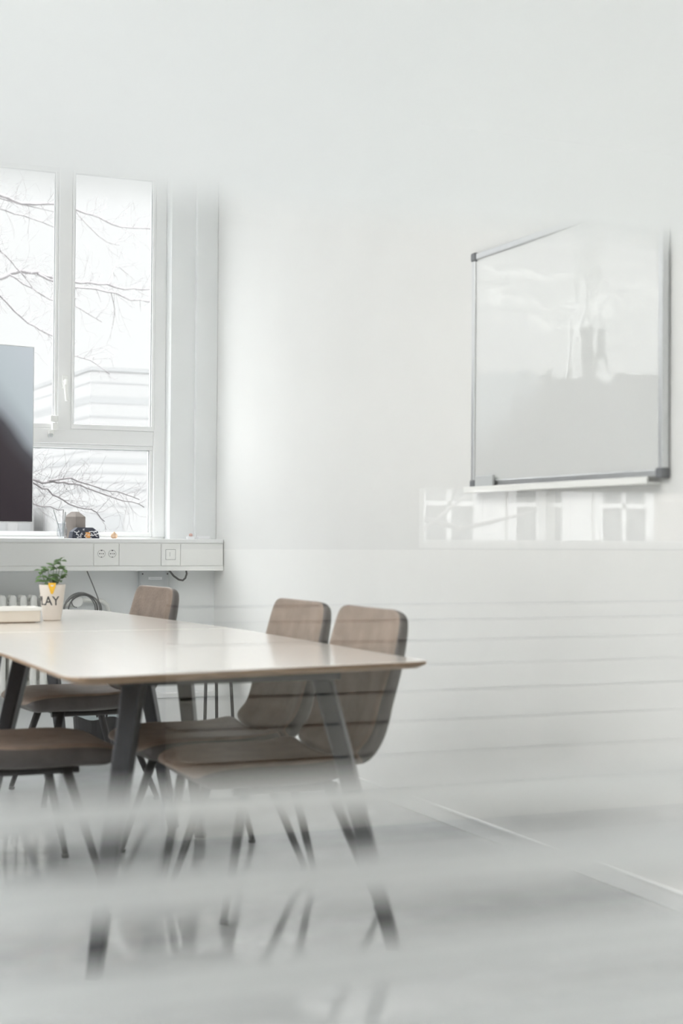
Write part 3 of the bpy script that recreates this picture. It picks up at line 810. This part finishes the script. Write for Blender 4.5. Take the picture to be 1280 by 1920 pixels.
for pts, r0, r1 in boughs:
    w = 1 if pts[len(pts)//2][1] < 13 and pts[0][1] < 13 else 0
    P = smooth_path(pts); n = len(P)
    P = [p + Vector((0, 0, rng.gauss(0, .006))) for p in P]
    tube(bms[w], [p - org[w] for p in P], [r0 + (r1-r0)*i/(n-1) for i in range(n)], 8)
    for i in range(2, n-1):
        for q in range(3):
            if rng.random() < (.75 if w else .62):
                d = (P[i+1] - P[i]).normalized()
                side = Vector((d.x*.7, rng.gauss(0, .3), d.z + rng.choice((-1, 1, 1))*rng.uniform(.25, 1.1)))
                twig(tws[w], P[i], side.normalized(), rng.uniform(.06, .34), rng.uniform(.0011, .0019) if w else rng.uniform(.0013, .0026), org[w], 1)
for w, (t, hub) in enumerate(((tree, [(-1.0, 14.3, 3.3), (-.9, 14.8, 4.3), (-1.2, 14.3, 3.6)]), (tree2, [(-2.2, 11.8, 1.2)]))):
    bm = bms[w]
    tube(bm, [(0, 0, 0), (.1, 0, 3), (.3, 0, 6), (.2, .1, 11)], [.24, .18, .13, .04], 12)
    for h in hub:
        hh = Vector(h) - org[w]
        tube(bm, [(.25, 0, max(2.5, hh.z-1.4)), (hh.x*.55, hh.y*.4, hh.z-.45), hh], [.07, .045, .026 if w == 0 else .017], 8)
    obj('boughs', bm, (m_bark, m_bark2)[w], t, smooth=True)
    o = obj('twigs', tws[w], (m_bark, m_bark2)[w], t); o['kind'] = 'stuff'

# house across the courtyard, seen only mirrored in the partition glass
hs = thing('courtyard_house', 'tan house with white windows mirrored in the glass under the whiteboard', 'building', (0, -17, -6), 0)
obj('house_wall', bx(-6, 16, -6, 0, 0, 11), m_brick, hs)
x = .0
for i in range(8):
    x0 = -.6 + i*1.35
    f = obj('house_window', boxes((x0, x0+.95, 0, .08, 6.7, 6.8), (x0, x0+.12, 0, .08, 6.8, 8.4), (x0+.83, x0+.95, 0, .08, 6.8, 8.4), (x0, x0+.95, 0, .08, 8.3, 8.5), (x0+.44, x0+.50, 0, .07, 6.8, 8.4), (x0+.1, x0+.85, 0, .07, 7.5, 7.56)), m_sash_white, hs)
    obj('window_glass', bx(x0+.1, x0+.85, 0, .03, 6.8, 8.35), m_darkglass, f)
    if i % 3 != 1: obj('white_panel', bx(x0+.98, x0+1.32, 0, .04, 6.4, 8.8), m_sash_white, hs)
ct = thing('courtyard_tree', 'bare courtyard tree mirrored in the glass under the whiteboard', 'tree', (2.6, -12, -6), 0)
bm = bmesh.new()
tube(bm, [(0, 0, 0), (.1, 0, 4), (0, 0, 7), (.2, 0, 10)], [.2, .16, .13, .08], 10)
for k in range(9):
    s = 1 if k % 2 else -1
    z0 = 6.2 + k*.22
    tube(bm, [(0, 0, z0), (s*.7, .1, z0+.35+.05*k), (s*1.5, .2, z0+.3), (s*2.4, .2, z0+.5)], [.06, .04, .025, .012], 7)
    tube(bm, [(s*.7, .1, z0+.35+.05*k), (s*1.2, .2, z0+.8), (s*1.6, .2, z0+1.1)], [.03, .02, .01], 6)
obj('boughs', bm, m_bark, ct, smooth=True)

# ------------------------------------------------------------------ world: overcast sky, brighter overhead
w = bpy.data.worlds.new('overcast'); S.world = w; w.use_nodes = True
nt = w.node_tree; nt.nodes.clear(); N = nt.nodes.new; L = nt.links.new
out = N('ShaderNodeOutputWorld'); bg = N('ShaderNodeBackground'); tc = N('ShaderNodeTexCoord'); sp = N('ShaderNodeSeparateXYZ')
L(tc.outputs['Generated'], sp.inputs[0])
mr = N('ShaderNodeMapRange'); mr.inputs['From Min'].default_value = .25; mr.inputs['From Max'].default_value = 1.0
mr.inputs['To Min'].default_value = .90; mr.inputs['To Max'].default_value = 15.0
L(sp.outputs['Z'], mr.inputs['Value']); L(mr.outputs[0], bg.inputs['Strength'])
bg.inputs['Color'].default_value = (.985, .99, 1, 1)
L(bg.outputs[0], out.inputs[0])

# ------------------------------------------------------------------ camera
cam = bpy.data.cameras.new('camera'); co = bpy.data.objects.new('camera', cam); C.objects.link(co)
R = Matrix(((0.9183, 0.0126, 0.3957), (-0.3958, 0.0127, 0.9183), (0.0065, -0.9998, 0.0166)))
m = Matrix(((R[0][0], -R[0][1], -R[0][2]), (R[1][0], -R[1][1], -R[1][2]), (R[2][0], -R[2][1], -R[2][2])))
co.matrix_world = Matrix.Translation((-2.683, 0, 1.07)) @ m.to_4x4()
cam.sensor_fit = 'HORIZONTAL'; cam.sensor_width = 24.0; cam.lens = 2900*24/1280
cam.clip_start = .05; cam.clip_end = 300
cam.dof.use_dof = True; cam.dof.focus_distance = 9.0; cam.dof.aperture_fstop = 3.1
S.camera = co

S.view_settings.view_transform = 'Standard'; S.view_settings.look = 'None'
S.view_settings.gamma = 1; S.view_settings.exposure = .42; S.view_settings.use_curve_mapping = False
try:
    cy = S.cycles
    cy.use_denoising = True; cy.max_bounces = 10; cy.diffuse_bounces = 6; cy.glossy_bounces = 5
    cy.transmission_bounces = 8; cy.transparent_max_bounces = 24
    cy.caustics_reflective = False; cy.caustics_refractive = False
    cy.sample_clamp_indirect = 6
except Exception:
    pass
